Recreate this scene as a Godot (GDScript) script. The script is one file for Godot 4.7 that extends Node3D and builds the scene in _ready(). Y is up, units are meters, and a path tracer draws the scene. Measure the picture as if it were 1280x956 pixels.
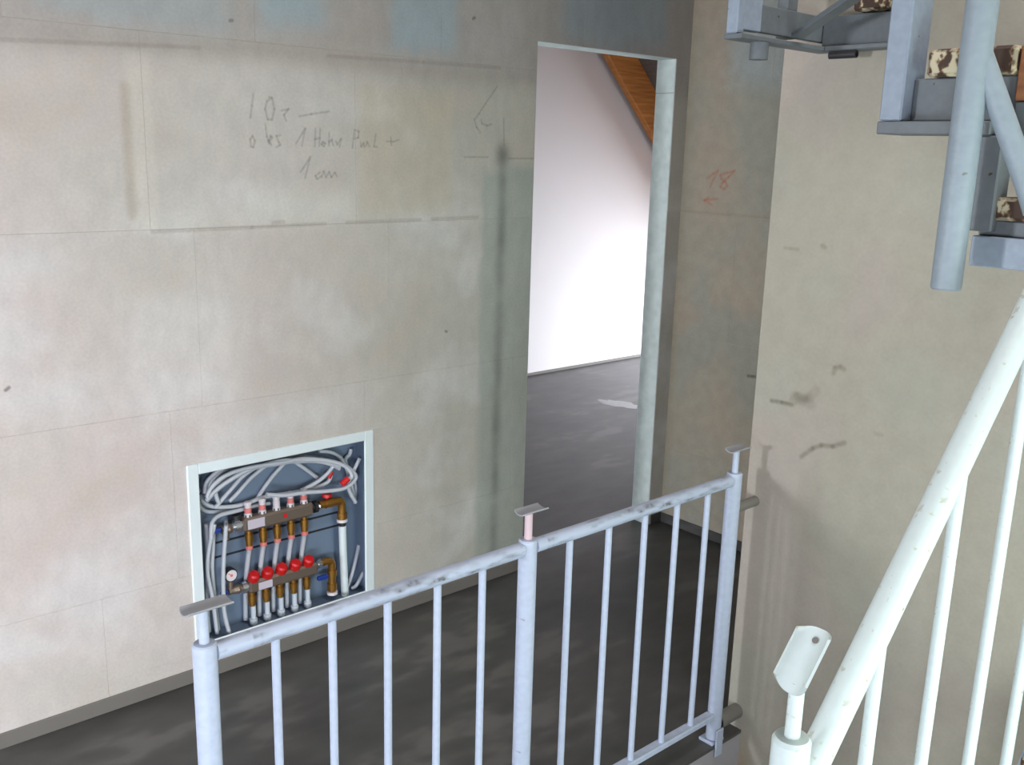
extends Node3D
# y up, metres. x runs along the block wall to the right, z comes out of that wall towards the viewer, y = 0 is the screed.

var M := {}
var taken := {}
var no_uv: Callable

const PENCIL := [
	[1389, 1790, 1383, 1757, 1377, 1723],
	[1441, 1780, 1431, 1772, 1425, 1750, 1432, 1721, 1446, 1721, 1455, 1752, 1448, 1783, 1439, 1785],
	[1479, 1748, 1502, 1754, 1486, 1736, 1493, 1719],
	[1536, 1734, 1577, 1742, 1640, 1753],
	[1382, 1672, 1374, 1663, 1376, 1642, 1383, 1640, 1389, 1659, 1382, 1672],
	[1424, 1708, 1428, 1673, 1434, 1652],
	[1434, 1656, 1445, 1670, 1440, 1674, 1434, 1661, 1441, 1648],
	[1472, 1677, 1459, 1674, 1466, 1657, 1471, 1649, 1458, 1642],
	[1524, 1654, 1556, 1699, 1544, 1648],
	[1592, 1700, 1588, 1647],
	[1608, 1701, 1604, 1649],
	[1589, 1669, 1607, 1672],
	[1617, 1661, 1612, 1654, 1620, 1648, 1625, 1657, 1617, 1661],
	[1639, 1689, 1638, 1650],
	[1639, 1662, 1649, 1669, 1654, 1651],
	[1663, 1664, 1668, 1655, 1682, 1672, 1676, 1647],
	[1732, 1701, 1723, 1645],
	[1732, 1701, 1748, 1697, 1745, 1678, 1728, 1673],
	[1753, 1664, 1756, 1651, 1765, 1662, 1767, 1649],
	[1773, 1653, 1779, 1665, 1787, 1651],
	[1811, 1689, 1804, 1652, 1816, 1651],
	[1853, 1669, 1880, 1669, 1901, 1675],
	[1869, 1682, 1872, 1658],
	[1537, 1570, 1572, 1615, 1552, 1552],
	[1605, 1570, 1589, 1559, 1594, 1550, 1610, 1557],
	[1610, 1557, 1618, 1573, 1626, 1555, 1637, 1571, 1645, 1555, 1658, 1569, 1666, 1557],
	[2318, 1867, 2268, 1809, 2238, 1772],
	[2238, 1772, 2218, 1751, 2229, 1726, 2246, 1709],
	[2249, 1752, 2252, 1740, 2276, 1733, 2297, 1739],
	[2352, 1761, 2357, 1668],
	[2177, 1625, 2283, 1626],
	[2378, 1623, 2508, 1625],
]
const RED := [
	[132, 1560, 161, 1580, 183, 1593],
	[183, 1593, 163, 1555, 150, 1526],
	[265, 1594, 231, 1586, 197, 1575, 203, 1561, 224, 1550, 236, 1534, 220, 1520, 201, 1528, 212, 1547, 238, 1569, 265, 1594],
	[190, 1479, 124, 1469],
	[146, 1482, 124, 1469, 165, 1453],
]
const DASH := [
	[412, 767, 453, 771],
]
const SCUFF := [
	[1258, 1007, 1290, 1009, 1321, 1009],
	[1323, 1016, 1336, 1035, 1357, 1034, 1371, 1038, 1388, 1062],
	[1364, 874, 1396, 906, 1419, 920, 1452, 925, 1484, 943],
	[1433, 1116, 1436, 1131, 1450, 1136, 1461, 1132],
	[1562, 987, 1580, 986],
	[1326, 1033, 1352, 1027, 1378, 1021],
	[1257, 1421, 1295, 1420],
	[1365, 1436, 1372, 1433],
]
const HOSES := [
	[1200, 589, 1215, 617, 1257, 645, 1317, 655, 1388, 655, 1466, 651, 1546, 648, 1629, 622, 1693, 595, 1737, 552, 1731, 528, 1692, 511, 1622, 516, 1543, 528, 1467, 535, 1404, 552],
	[1202, 575, 1227, 597, 1274, 623, 1350, 649, 1456, 656, 1516, 647, 1598, 633, 1661, 611, 1704, 583, 1720, 550, 1692, 540],
	[1200, 585, 1212, 555, 1243, 534, 1297, 522, 1345, 520, 1422, 528, 1492, 523, 1559, 520, 1649, 529, 1668, 563],
	[1203, 598, 1200, 549, 1224, 520, 1278, 508, 1344, 504, 1441, 498],
	[1207, 451, 1218, 494, 1251, 509, 1320, 505, 1382, 502],
	[1243, 534, 1271, 560, 1300, 586, 1339, 619, 1387, 641, 1426, 647],
	[1294, 541, 1323, 562, 1372, 603, 1426, 634, 1456, 651],
	[1393, 519, 1418, 551, 1454, 590, 1505, 632],
	[1516, 639, 1561, 602, 1607, 561, 1628, 544],
	[1522, 518, 1559, 530, 1612, 548, 1650, 574, 1672, 599],
	[1619, 648, 1667, 635, 1710, 602, 1737, 542, 1758, 461],
	[1754, 628, 1749, 609, 1732, 588, 1759, 522, 1772, 489, 1769, 423],
	[1205, 593, 1215, 626, 1248, 649, 1271, 655],
	[1252, 550, 1245, 579, 1250, 605, 1302, 635, 1359, 649],
	[1226, 491, 1206, 414, 1199, 334, 1214, 230, 1224, 112],
	[1258, 483, 1244, 355, 1240, 256, 1241, 188, 1255, 112],
	[1210, 486, 1212, 363, 1205, 241, 1209, 112],
	[1780, 265, 1757, 179, 1732, 112],
	[1787, 170, 1758, 122, 1742, 112],
	[1217, 582, 1231, 609, 1271, 636, 1328, 645, 1396, 645, 1470, 641, 1546, 638, 1625, 614, 1685, 588],
	[1210, 566, 1234, 587, 1279, 612, 1352, 637, 1454, 644, 1512, 635, 1590, 622, 1651, 600, 1692, 574],
	[1222, 590, 1232, 622, 1264, 645, 1286, 650, 1400, 650, 1476, 647, 1553, 644, 1634, 618],
	[1236, 470, 1232, 400, 1226, 330, 1230, 240, 1238, 112],
	[1768, 600, 1745, 560, 1724, 500, 1752, 440],
]

# ---------------------------------------------------------------- naming
func numbered(called: String) -> String:
	var n: int = taken.get(called, 0)
	taken[called] = n + 1
	return called if n == 0 else "%s_%03d" % [called, n]

func thing(called: String, label: String, category: String, at: Vector3, group := "") -> Node3D:
	var o := Node3D.new()
	o.name = numbered(called)
	o.position = at
	add_child(o, true)
	o.set_meta("label", label)
	o.set_meta("category", category)
	if group != "":
		o.set_meta("group", group)
	return o

func world_of(parent: Node) -> Vector3:
	var p := Vector3.ZERO
	var n := parent
	while n != null and n != self:
		p += (n as Node3D).position
		n = n.get_parent()
	return p

# commits world-space geometry as one named mesh under its parent
func obj(called: String, st: SurfaceTool, mat: Material, parent: Node = null) -> MeshInstance3D:
	var o := MeshInstance3D.new()
	if parent == null:
		parent = self
		called = numbered(called)
	o.name = called
	o.mesh = st.commit()
	o.material_override = mat
	o.cast_shadow = GeometryInstance3D.SHADOW_CASTING_SETTING_ON
	if parent != self:
		o.position = -world_of(parent)
	parent.add_child(o, true)
	return o

func struct(called: String, st: SurfaceTool, mat: Material) -> MeshInstance3D:
	var o := obj(called, st, mat)
	o.set_meta("kind", "structure")
	return o

func again(part: MeshInstance3D, called: String, by: Vector3, parent: Node) -> MeshInstance3D:
	var o := MeshInstance3D.new()
	o.name = called
	o.mesh = part.mesh
	o.material_override = part.material_override
	o.position = part.position + by
	parent.add_child(o, true)
	return o

# ---------------------------------------------------------------- shapes
func mb() -> SurfaceTool:
	var st := SurfaceTool.new()
	st.begin(Mesh.PRIMITIVE_TRIANGLES)
	return st

func tri(st: SurfaceTool, a: Vector3, b: Vector3, c: Vector3, na: Vector3, nb: Vector3, nc: Vector3, uv: Callable) -> void:
	# a, b, c clockwise as seen from outside
	if (b - a).cross(c - a).dot(na + nb + nc) > 0.0:
		var t := b
		b = c
		c = t
		t = nb
		nb = nc
		nc = t
	for k in 3:
		var p: Vector3 = [a, b, c][k]
		st.set_normal([na, nb, nc][k])
		st.set_uv(uv.call(p) if uv.is_valid() else Vector2(p.x + p.z, p.y))
		st.add_vertex(p)

func quad(st: SurfaceTool, a: Vector3, b: Vector3, c: Vector3, d: Vector3, n: Vector3, uv: Callable = no_uv) -> void:
	tri(st, a, b, c, n, n, n, uv)
	tri(st, a, c, d, n, n, n, uv)

# axis-aligned box from lo to hi with chamfered edges, placed through t
func box(st: SurfaceTool, lo: Vector3, hi: Vector3, bevel := 0.0, uv: Callable = no_uv, t := Transform3D.IDENTITY) -> void:
	var c := (lo + hi) * 0.5
	var h := (hi - lo) * 0.5
	var b: float = min(bevel, min(h.x, min(h.y, h.z)) * 0.8)
	for ax in 3:
		var u := (ax + 1) % 3
		var v := (ax + 2) % 3
		for s: float in [-1.0, 1.0]:
			var pts: Array[Vector3] = []
			for q in [[-1, -1], [1, -1], [1, 1], [-1, 1]]:
				var p := Vector3.ZERO
				p[ax] = s * h[ax]
				p[u] = q[0] * (h[u] - b)
				p[v] = q[1] * (h[v] - b)
				pts.append(t * (c + p))
			var n := Vector3.ZERO
			n[ax] = s
			quad(st, pts[0], pts[1], pts[2], pts[3], t.basis * n, uv)
	if b <= 0.0:
		return
	for ax in 3:
		var u := (ax + 1) % 3
		var v := (ax + 2) % 3
		for su in [-1.0, 1.0]:
			for sv in [-1.0, 1.0]:
				var e: Array[Vector3] = []
				for q in [[-1, 0], [1, 0], [1, 1], [-1, 1]]:
					var p := Vector3.ZERO
					p[ax] = q[0] * (h[ax] - b)
					p[u] = su * (h[u] - (0.0 if q[1] == 0 else b))
					p[v] = sv * (h[v] - (b if q[1] == 0 else 0.0))
					e.append(t * (c + p))
				var n := Vector3.ZERO
				n[u] = su
				n[v] = sv
				quad(st, e[0], e[1], e[2], e[3], t.basis * n.normalized(), uv)
	for sx in [-1.0, 1.0]:
		for sy in [-1.0, 1.0]:
			for sz in [-1.0, 1.0]:
				var s := Vector3(sx, sy, sz)
				var p := c + Vector3(sx * (h.x - b), sy * (h.y - b), sz * (h.z - b))
				var n := t.basis * s.normalized()
				tri(st, t * (p + Vector3(sx * b, 0, 0)), t * (p + Vector3(0, sy * b, 0)), t * (p + Vector3(0, 0, sz * b)), n, n, n, uv)

# a bar of rectangular section between two points; up gives the side of size h
func bar(st: SurfaceTool, a: Vector3, b: Vector3, w: float, h: float, up: Vector3, bevel := 0.0) -> void:
	var x := (b - a).normalized()
	var z := x.cross(up).normalized()
	var y := z.cross(x)
	var t := Transform3D(Basis(x, y, z), a)
	var l := a.distance_to(b)
	box(st, Vector3(0, -h * 0.5, -w * 0.5), Vector3(l, h * 0.5, w * 0.5), bevel, no_uv, t)

func side_of(d: Vector3) -> Vector3:
	var r := Vector3.UP if abs(d.y) < 0.9 else Vector3.RIGHT
	return d.cross(r).normalized()

# round tube along points; caps closed
func tube(st: SurfaceTool, pts: Array, r: float, seg := 12, caps := true) -> void:
	var n := pts.size()
	var dirs: Array[Vector3] = []
	for i in n:
		var d: Vector3 = (pts[min(i + 1, n - 1)] - pts[max(i - 1, 0)])
		dirs.append(d.normalized())
	var s := side_of(dirs[0])
	var rings: Array = []
	var norms: Array = []
	for i in n:
		s = (s - dirs[i] * s.dot(dirs[i])).normalized()
		var q := dirs[i].cross(s)
		var ring: Array[Vector3] = []
		var nn: Array[Vector3] = []
		for k in seg:
			var a := TAU * k / seg
			var v := s * cos(a) + q * sin(a)
			nn.append(v)
			ring.append(pts[i] + v * r)
		rings.append(ring)
		norms.append(nn)
	for i in n - 1:
		for k in seg:
			var l := (k + 1) % seg
			tri(st, rings[i][k], rings[i + 1][k], rings[i + 1][l], norms[i][k], norms[i + 1][k], norms[i + 1][l], no_uv)
			tri(st, rings[i][k], rings[i + 1][l], rings[i][l], norms[i][k], norms[i + 1][l], norms[i][l], no_uv)
	if caps:
		for e in [[0, -1.0], [n - 1, 1.0]]:
			var i: int = e[0]
			var d: Vector3 = dirs[i] * float(e[1])
			for k in seg:
				tri(st, pts[i], rings[i][k], rings[i][(k + 1) % seg], d, d, d, no_uv)

# turned profile: rows of [distance along axis, radius], hard edges where two rows share a distance
func lathe(st: SurfaceTool, at: Vector3, axis: Vector3, prof: Array, seg := 16) -> void:
	var s := side_of(axis)
	var q := axis.cross(s)
	for i in prof.size() - 1:
		var h0: float = prof[i][0]
		var r0: float = prof[i][1]
		var h1: float = prof[i + 1][0]
		var r1: float = prof[i + 1][1]
		var slope := Vector2(h1 - h0, r1 - r0)
		if slope.length() < 1e-7:
			continue
		slope = slope.normalized()
		for k in seg:
			var v0 := s * cos(TAU * k / seg) + q * sin(TAU * k / seg)
			var v1 := s * cos(TAU * (k + 1) / seg) + q * sin(TAU * (k + 1) / seg)
			var n0 := v0 * slope.x - axis * slope.y
			var n1 := v1 * slope.x - axis * slope.y
			var a := at + axis * h0 + v0 * r0
			var b := at + axis * h1 + v0 * r1
			var c := at + axis * h1 + v1 * r1
			var d := at + axis * h0 + v1 * r0
			if r1 > 1e-6:
				tri(st, a, b, c, n0, n0, n1, no_uv)
			if r0 > 1e-6:
				tri(st, a, c, d, n0, n1, n1, no_uv)

# open-ended pipe with a wall thickness
func pipe(st: SurfaceTool, a: Vector3, b: Vector3, r: float, wall := 0.003, seg := 20) -> void:
	var l := a.distance_to(b)
	lathe(st, a, (b - a).normalized(), [[0.0, r - wall], [0.0, r], [l, r], [l, r - wall], [0.0, r - wall]], seg)

# half-round cradle for a handrail: channel open towards up, with thickness; two holes are left out as short notches of the bed
func cradle(st: SurfaceTool, mid: Vector3, along: Vector3, up: Vector3, len: float, r: float, wall := 0.003, arc := PI) -> void:
	var x := along.normalized()
	var z := x.cross(up).normalized()
	var y := z.cross(x)
	var seg := 14
	for k in seg:
		var a0 := PI * 0.5 + arc * (float(k) / seg - 0.5)
		var a1 := PI * 0.5 + arc * ((k + 1.0) / seg - 0.5)
		var v0 := -z * cos(a0) - y * sin(a0)
		var v1 := -z * cos(a1) - y * sin(a1)
		var c0 := mid - x * len * 0.5
		var c1 := mid + x * len * 0.5
		# the top end is cut round, as a clipped tongue
		var cut0 := 0.16 * len * pow(abs(cos(a0)), 3.0)
		var cut1 := 0.16 * len * pow(abs(cos(a1)), 3.0)
		for q in [[r, 1.0], [r - wall, -1.0]]:
			var rr: float = q[0]
			var sg: float = q[1]
			var p := [c0 + v0 * rr + x * cut0, c1 + v0 * rr - x * cut0, c1 + v1 * rr - x * cut1, c0 + v1 * rr + x * cut1]
			tri(st, p[0], p[1], p[2], v0 * sg, v0 * sg, v1 * sg, no_uv)
			tri(st, p[0], p[2], p[3], v0 * sg, v1 * sg, v1 * sg, no_uv)
		for e in [[c0, 1.0, -x], [c1, -1.0, x]]:
			var c: Vector3 = e[0]
			var sg: float = e[1]
			quad(st, c + v0 * r + x * cut0 * sg, c + v1 * r + x * cut1 * sg, c + v1 * (r - wall) + x * cut1 * sg, c + v0 * (r - wall) + x * cut0 * sg, e[2])
	for e: float in [0.0, 1.0]:
		var a: float = PI * 0.5 + arc * (e - 0.5)
		var v := -z * cos(a) - y * sin(a)
		var cut: float = len * 0.5 - 0.16 * len * pow(abs(cos(a)), 3.0)
		var n := (z * sin(a) - y * cos(a)) * (-1.0 if e == 0.0 else 1.0)
		quad(st, mid + v * r - x * cut, mid + v * r + x * cut, mid + v * (r - wall) + x * cut, mid + v * (r - wall) - x * cut, n)

func spline(c: Array, z: Array, steps := 7) -> Array:
	var p: Array[Vector3] = []
	for i in c.size() / 2:
		p.append(Vector3(c[2 * i] * 0.001, c[2 * i + 1] * 0.001, lerp(float(z[0]), float(z[1]), i / max(1.0, c.size() / 2.0 - 1.0))))
	var out: Array = []
	for i in p.size() - 1:
		var a := p[max(i - 1, 0)]
		var d := p[min(i + 2, p.size() - 1)]
		for k in steps:
			out.append(p[i].cubic_interpolate(p[i + 1], a, d, float(k) / steps))
	out.append(p[p.size() - 1])
	return out

# ---------------------------------------------------------------- materials
func mat(c: Color, rough := 0.7, metal := 0.0) -> StandardMaterial3D:
	var m := StandardMaterial3D.new()
	m.albedo_color = c
	m.roughness = rough
	m.metallic = metal
	return m

func rgb(r: float, g: float, b: float) -> Color:
	return Color(r / 255.0, g / 255.0, b / 255.0)

func noise(seed_: int, freq: float, octaves := 3, kind := FastNoiseLite.TYPE_SIMPLEX_SMOOTH) -> FastNoiseLite:
	var n := FastNoiseLite.new()
	n.seed = seed_
	n.noise_type = kind
	n.frequency = freq
	n.fractal_octaves = octaves
	return n

func tex(img: Image) -> ImageTexture:
	img.generate_mipmaps()
	return ImageTexture.create_from_image(img)

func ss(a: float, b: float, x: float) -> float:
	return smoothstep(a, b, x)

# soft rectangle mask
func patch(x: float, y: float, x0: float, x1: float, y0: float, y1: float, e: float) -> float:
	return ss(x0 - e, x0 + e, x) * (1.0 - ss(x1 - e, x1 + e, x)) * ss(y0 - e, y0 + e, y) * (1.0 - ss(y1 - e, y1 + e, y))

# per-pixel painting of a map that covers [x0, x1] x [y0, y1] metres; row 0 is the top
func paint(w: int, h: int, r: Rect2, f: Callable) -> Image:
	var d := PackedByteArray()
	d.resize(w * h * 3)
	var i := 0
	for py in h:
		var y := r.end.y - r.size.y * (py + 0.5) / h
		for px in w:
			var x := r.position.x + r.size.x * (px + 0.5) / w
			var c: Vector3 = f.call(x, y)
			d[i] = int(clampf(c.x, 0, 255))
			d[i + 1] = int(clampf(c.y, 0, 255))
			d[i + 2] = int(clampf(c.z, 0, 255))
			i += 3
	return Image.create_from_data(w, h, false, Image.FORMAT_RGB8, d)

# a drawn line on the map: points in mm, pressure varies along it
func stroke(img: Image, r: Rect2, pts: Array, width: float, col: Color, strength: float, n: FastNoiseLite) -> void:
	var w := img.get_width()
	var h := img.get_height()
	var sx := w / r.size.x
	var sy := h / r.size.y
	for k in pts.size() / 2 - 1:
		var a := Vector2((pts[2 * k] * 0.001 - r.position.x) * sx, (r.end.y - pts[2 * k + 1] * 0.001) * sy)
		var b := Vector2((pts[2 * k + 2] * 0.001 - r.position.x) * sx, (r.end.y - pts[2 * k + 3] * 0.001) * sy)
		var rad := width * 0.5 * sx
		var lo := Vector2(min(a.x, b.x), min(a.y, b.y)) - Vector2.ONE * (rad + 2.0)
		var hi := Vector2(max(a.x, b.x), max(a.y, b.y)) + Vector2.ONE * (rad + 2.0)
		for y in range(max(0, int(lo.y)), min(h, int(hi.y) + 1)):
			for x in range(max(0, int(lo.x)), min(w, int(hi.x) + 1)):
				var p := Vector2(x + 0.5, y + 0.5)
				var q := Geometry2D.get_closest_point_to_segment(p, a, b)
				var m := 1.0 - ss(rad * 0.5, rad + 1.0, p.distance_to(q))
				if m > 0.0:
					m *= strength * clampf(0.8 + 0.3 * n.get_noise_2d(x * 0.5, y * 0.5), 0.2, 1.0)
					img.set_pixel(x, y, img.get_pixel(x, y).lerp(col, m))

const BACK := Rect2(-0.4, 0.0, 3.8, 2.4)
const SIDE := Rect2(-0.1, 0.0, 1.5, 2.4)
const STAIR := Rect2(1.1, -0.7, 2.3, 3.3)

func make_materials() -> void:
	var n1 := noise(11, 0.9, 3)
	var n2 := noise(12, 2.2, 4)
	var n3 := noise(13, 14.0, 3)
	var n4 := noise(14, 90.0, 2)
	var fine := noise(21, 0.35, 2)
	# block wall: smeared filler, pinkish and greenish clouds, bluish putty near the top, a damp filled chase by the opening
	var back := paint(1420, 897, BACK, func(x: float, y: float) -> Vector3:
		var a := n1.get_noise_2d(x, y)
		var b := n2.get_noise_2d(x * 0.7, y)
		var g := n3.get_noise_2d(x, y * 0.6)
		var s := n4.get_noise_2d(x, y)
		var c := Vector3(196, 189, 180)
		c = c.lerp(Vector3(202, 188, 182), clampf(0.5 + a * 1.2 - (x - 1.2) * 0.35, 0, 1) * 0.8)
		c = c.lerp(Vector3(174, 173, 160), ss(1.2, 2.6, x + a * 0.6) * 0.8)
		c = c.lerp(Vector3(212, 210, 208), ss(0.0, 0.6, b + a * 0.4) * 0.5)
		c = c.lerp(Vector3(184, 170, 155), ss(0.1, 0.7, -b + 0.3 * g) * 0.45)
		# filler drawn over the joints
		var j1 := exp(-pow((y - 1.435 - 0.012 * a) / 0.035, 2.0)) * ss(0.95, 1.15, x)
		var j2 := exp(-pow((y - 1.90 + 0.02 * a) / 0.03, 2.0))
		c = c.lerp(Vector3(210, 206, 194), 0.28 * j1)
		c = c.lerp(Vector3(160, 150, 138), 0.40 * j2)
		var v1 := patch(x, y, 1.02, 1.09, 1.40, 1.88, 0.012)
		c = c.lerp(Vector3(214, 208, 194), 0.35 * v1)
		var v1d := patch(x, y, 1.005, 1.03, 1.44, 1.80, 0.012)
		c = c.lerp(Vector3(165, 150, 132), 0.4 * v1d)
		var v2 := patch(x, y, 1.75, 2.12, 1.44, 1.84, 0.03)
		c = c.lerp(Vector3(188, 176, 150), 0.4 * v2)
		var p3 := patch(x, y, 1.34, 1.72, 1.42, 1.52, 0.05)
		c = c.lerp(Vector3(214, 212, 204), 0.5 * p3)
		var p4 := patch(x, y, 0.98, 1.32, 0.85, 1.22, 0.07)
		c = c.lerp(Vector3(216, 214, 210), 0.4 * p4)
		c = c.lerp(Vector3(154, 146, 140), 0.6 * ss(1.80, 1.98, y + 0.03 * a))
		# bluish putty
		var e := 0.02 * g + 0.04 * b
		var blue: float = max(patch(x + e, y + e, 1.42, 1.63, 1.985, 2.25, 0.05), max(patch(x + e, y - e, 1.86, 2.14, 1.955, 2.30, 0.04), max(0.55 * patch(x + e, y + e, 0.80, 1.33, 1.955, 2.2, 0.04), 0.8 * patch(x + e, y + e, 2.62, 3.2, 2.06, 2.3, 0.05))))
		c = c.lerp(Vector3(148, 176, 188), 0.5 * blue)
		# damp chase
		var damp := patch(x + 0.02 * g, y + 0.05 * b, 2.26, 2.60, 0.0, 1.58, 0.02)
		c = c.lerp(Vector3(150, 160, 150), 0.55 * damp)
		var core := exp(-pow((x - 2.352 - 0.008 * b) / 0.022, 2.0)) * (1.0 - ss(1.60, 1.70, y)) * (0.75 + 0.6 * n2.get_noise_2d(7.0, y * 2.0))
		c = c.lerp(Vector3(104, 108, 100), clampf(0.55 * core, 0, 1))
		var knob := exp(-pow(Vector2(x - 2.352, (y - 1.635) * 0.8).length() / 0.03, 2.0))
		c = c.lerp(Vector3(98, 100, 92), 0.6 * knob)
		c *= 1.0 + 0.035 * g + 0.03 * s
		return c)
	for p in PENCIL:
		stroke(back, BACK, p, 0.0042, rgb(100, 94, 90), 0.30, fine)
	for p in [[545, 900, 552, 905], [560, 893, 574, 896], [2205, 2080, 2212, 2084], [1325, 1985, 1332, 1986], [2102, 1020, 2107, 1018], [660, 1010, 668, 1016]]:
		stroke(back, BACK, p, 0.008, rgb(90, 80, 72), 0.6, fine)
	for p in [[1070, 1405, 1370, 1408, 1620, 1412], [1700, 1413, 1990, 1415], [1440, 1420, 1475, 1422], [2040, 1416, 2240, 1418], [1640, 1916, 2000, 1925, 2330, 1930], [700, 1880, 1230, 1905]]:
		stroke(back, BACK, p, 0.011, rgb(124, 112, 102), 0.26, fine)
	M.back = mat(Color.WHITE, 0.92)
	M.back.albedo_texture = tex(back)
	M.back.texture_repeat = true
	var side := paint(360, 576, SIDE, func(x: float, y: float) -> Vector3:
		var a := n1.get_noise_2d(x + 20.0, y)
		var b := n2.get_noise_2d(x + 9.0, y * 0.8)
		var g := n3.get_noise_2d(x + 5.0, y)
		var c := Vector3(158, 151, 134)
		c = c.lerp(Vector3(166, 151, 132), ss(0.0, 0.5, b) * 0.6)
		c = c.lerp(Vector3(148, 150, 138), ss(0.0, 0.5, -b + a) * 0.6)
		c = c.lerp(Vector3(150, 166, 170), 0.5 * patch(x + 0.03 * g, y, 0.2, 1.3, 1.92, 2.4, 0.07))
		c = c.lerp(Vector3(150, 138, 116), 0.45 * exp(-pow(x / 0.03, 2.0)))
		c = c.lerp(Vector3(138, 128, 110), 0.4 * exp(-pow((y - 1.418) / 0.006, 2.0)))
		return c * (1.0 + 0.04 * g + 0.03 * n4.get_noise_2d(x, y)))
	for p in RED:
		stroke(side, SIDE, p, 0.006, rgb(170, 96, 74), 0.45, fine)
	for p in DASH:
		stroke(side, SIDE, p, 0.01, rgb(84, 74, 62), 0.7, fine)
	M.side = mat(Color.WHITE, 0.92)
	M.side.albedo_texture = tex(side)
	var stair := paint(560, 803, STAIR, func(x: float, y: float) -> Vector3:
		var a := n1.get_noise_2d(x + 40.0, y)
		var b := n2.get_noise_2d(x + 31.0, y)
		var g := n3.get_noise_2d(x + 3.0, y)
		var c := Vector3(156, 151, 137)
		c = c.lerp(Vector3(160, 150, 141), ss(-0.1, 0.5, a + b * 0.5) * 0.7)
		c = c.lerp(Vector3(155, 154, 142), ss(0.0, 0.5, -b) * 0.5)
		var rust := ss(0.0, 0.25, b + 0.2) * (1.0 - ss(-0.18, 0.02, y)) * (1.0 - ss(1.25, 1.33, x))
		c = c.lerp(Vector3(150, 118, 84), 0.55 * rust)
		return c * (1.0 + 0.025 * g + 0.025 * n4.get_noise_2d(x, y)))
	for k in SCUFF.size():
		stroke(stair, STAIR, SCUFF[k], [0.008, 0.026, 0.010, 0.010, 0.007, 0.03, 0.006, 0.008][k], rgb(84, 78, 66), [0.55, 0.16, 0.36, 0.28, 0.15, 0.14, 0.25, 0.35][k], fine)
	M.stair = mat(Color.WHITE, 0.9)
	M.stair.albedo_texture = tex(stair)
	# screed: dark, trowelled, with lighter dusty streaks
	var f1 := noise(31, 1.3, 4)
	var f2 := noise(32, 9.0, 4)
	M.screed = mat(Color.WHITE, 0.55)
	var scr := Rect2(0, 0, 4, 4)
	M.screed.albedo_texture = tex(paint(512, 512, scr, func(x: float, y: float) -> Vector3:
		var u := x / 4.0 * TAU
		var v := y / 4.0 * TAU
		var a := f1.get_noise_3d(cos(u) * 0.64 + 5.0, sin(u) * 0.64, 1.3 * cos(v) + sin(v))
		var b := f2.get_noise_2d(x * 0.45, y)
		var c := Vector3(70, 69, 67) * (1.0 + 0.24 * a + 0.16 * b)
		return c.lerp(Vector3(104, 101, 97), ss(0.25, 0.6, a + b * 0.5) * 0.5)))
	M.screed.uv1_triplanar = true
	M.screed.uv1_world_triplanar = true
	M.screed.uv1_scale = Vector3.ONE * 0.25
	M.screed.roughness = 0.42
	M.wet = mat(rgb(74, 73, 72), 0.16)
	M.slab = mat(rgb(150, 146, 148), 0.9)
	M.skirt = mat(rgb(112, 107, 100), 0.9)
	M.white_wall = mat(rgb(214, 208, 204), 0.9)
	M.concrete = mat(rgb(138, 134, 130), 0.9)
	M.plain = mat(rgb(176, 171, 164), 0.92)
	M.joint = mat(rgb(184, 175, 162), 0.95)
	# plasterboard of the reveal
	M.reveal = mat(Color.WHITE, 0.85)
	M.reveal.albedo_texture = tex(paint(160, 160, Rect2(0, 0, 1, 1), func(x: float, y: float) -> Vector3:
		return Vector3(206, 218, 212) * (1.0 + 0.05 * n2.get_noise_2d(x * 3.0, y * 3.0) + 0.05 * n3.get_noise_2d(x, y))))
	M.reveal.uv1_triplanar = true
	M.reveal.uv1_scale = Vector3.ONE * 1.3
	# painted steel: a few chips and rust freckles
	var r1 := noise(41, 13.0, 3)
	var r2 := noise(42, 5.0, 2)
	var chip := paint(384, 384, Rect2(0, 0, 1, 1), func(x: float, y: float) -> Vector3:
		var a := r1.get_noise_2d(x, y) + 0.35 * r2.get_noise_2d(x, y)
		var k := ss(0.80, 0.86, a)
		var c := Vector3(246, 248, 250) * (1.0 + 0.04 * r2.get_noise_2d(x * 3.0, y * 3.0))
		return c.lerp(Vector3(150, 118, 70), k))
	var chips := tex(chip)
	for e in [["steel", rgb(172, 180, 196), 0.45], ["newel_steel", rgb(138, 150, 156), 0.5], ["stair_steel", rgb(140, 152, 164), 0.5], ["stair_dark", rgb(100, 106, 108), 0.55]]:
		var m := mat(e[1], e[2])
		m.albedo_texture = chips
		m.uv1_triplanar = true
		m.uv1_scale = Vector3.ONE * 3.0
		M[e[0]] = m
	# the guard's top rail: hands and mortar have left it streaked
	var d1 := noise(45, 7.0, 4)
	M.dirty = mat(M.steel.albedo_color, 0.5)
	M.dirty.albedo_texture = tex(paint(384, 256, Rect2(0, 0, 1, 1), func(x: float, y: float) -> Vector3:
		var a := d1.get_noise_2d(x * 0.9, y * 3.5)
		var c := Vector3(244, 246, 248).lerp(Vector3(170, 168, 164), 0.75 * ss(0.05, 0.5, a))
		return c.lerp(Vector3(96, 82, 70), 0.85 * ss(0.5, 0.62, a + 0.25 * r1.get_noise_2d(x * 4.0, y * 4.0)))))
	M.dirty.uv1_triplanar = true
	M.dirty.uv1_scale = Vector3(1.4, 1.4, 1.4)
	M.rail_paint = mat(rgb(194, 205, 203), 0.4)
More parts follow.
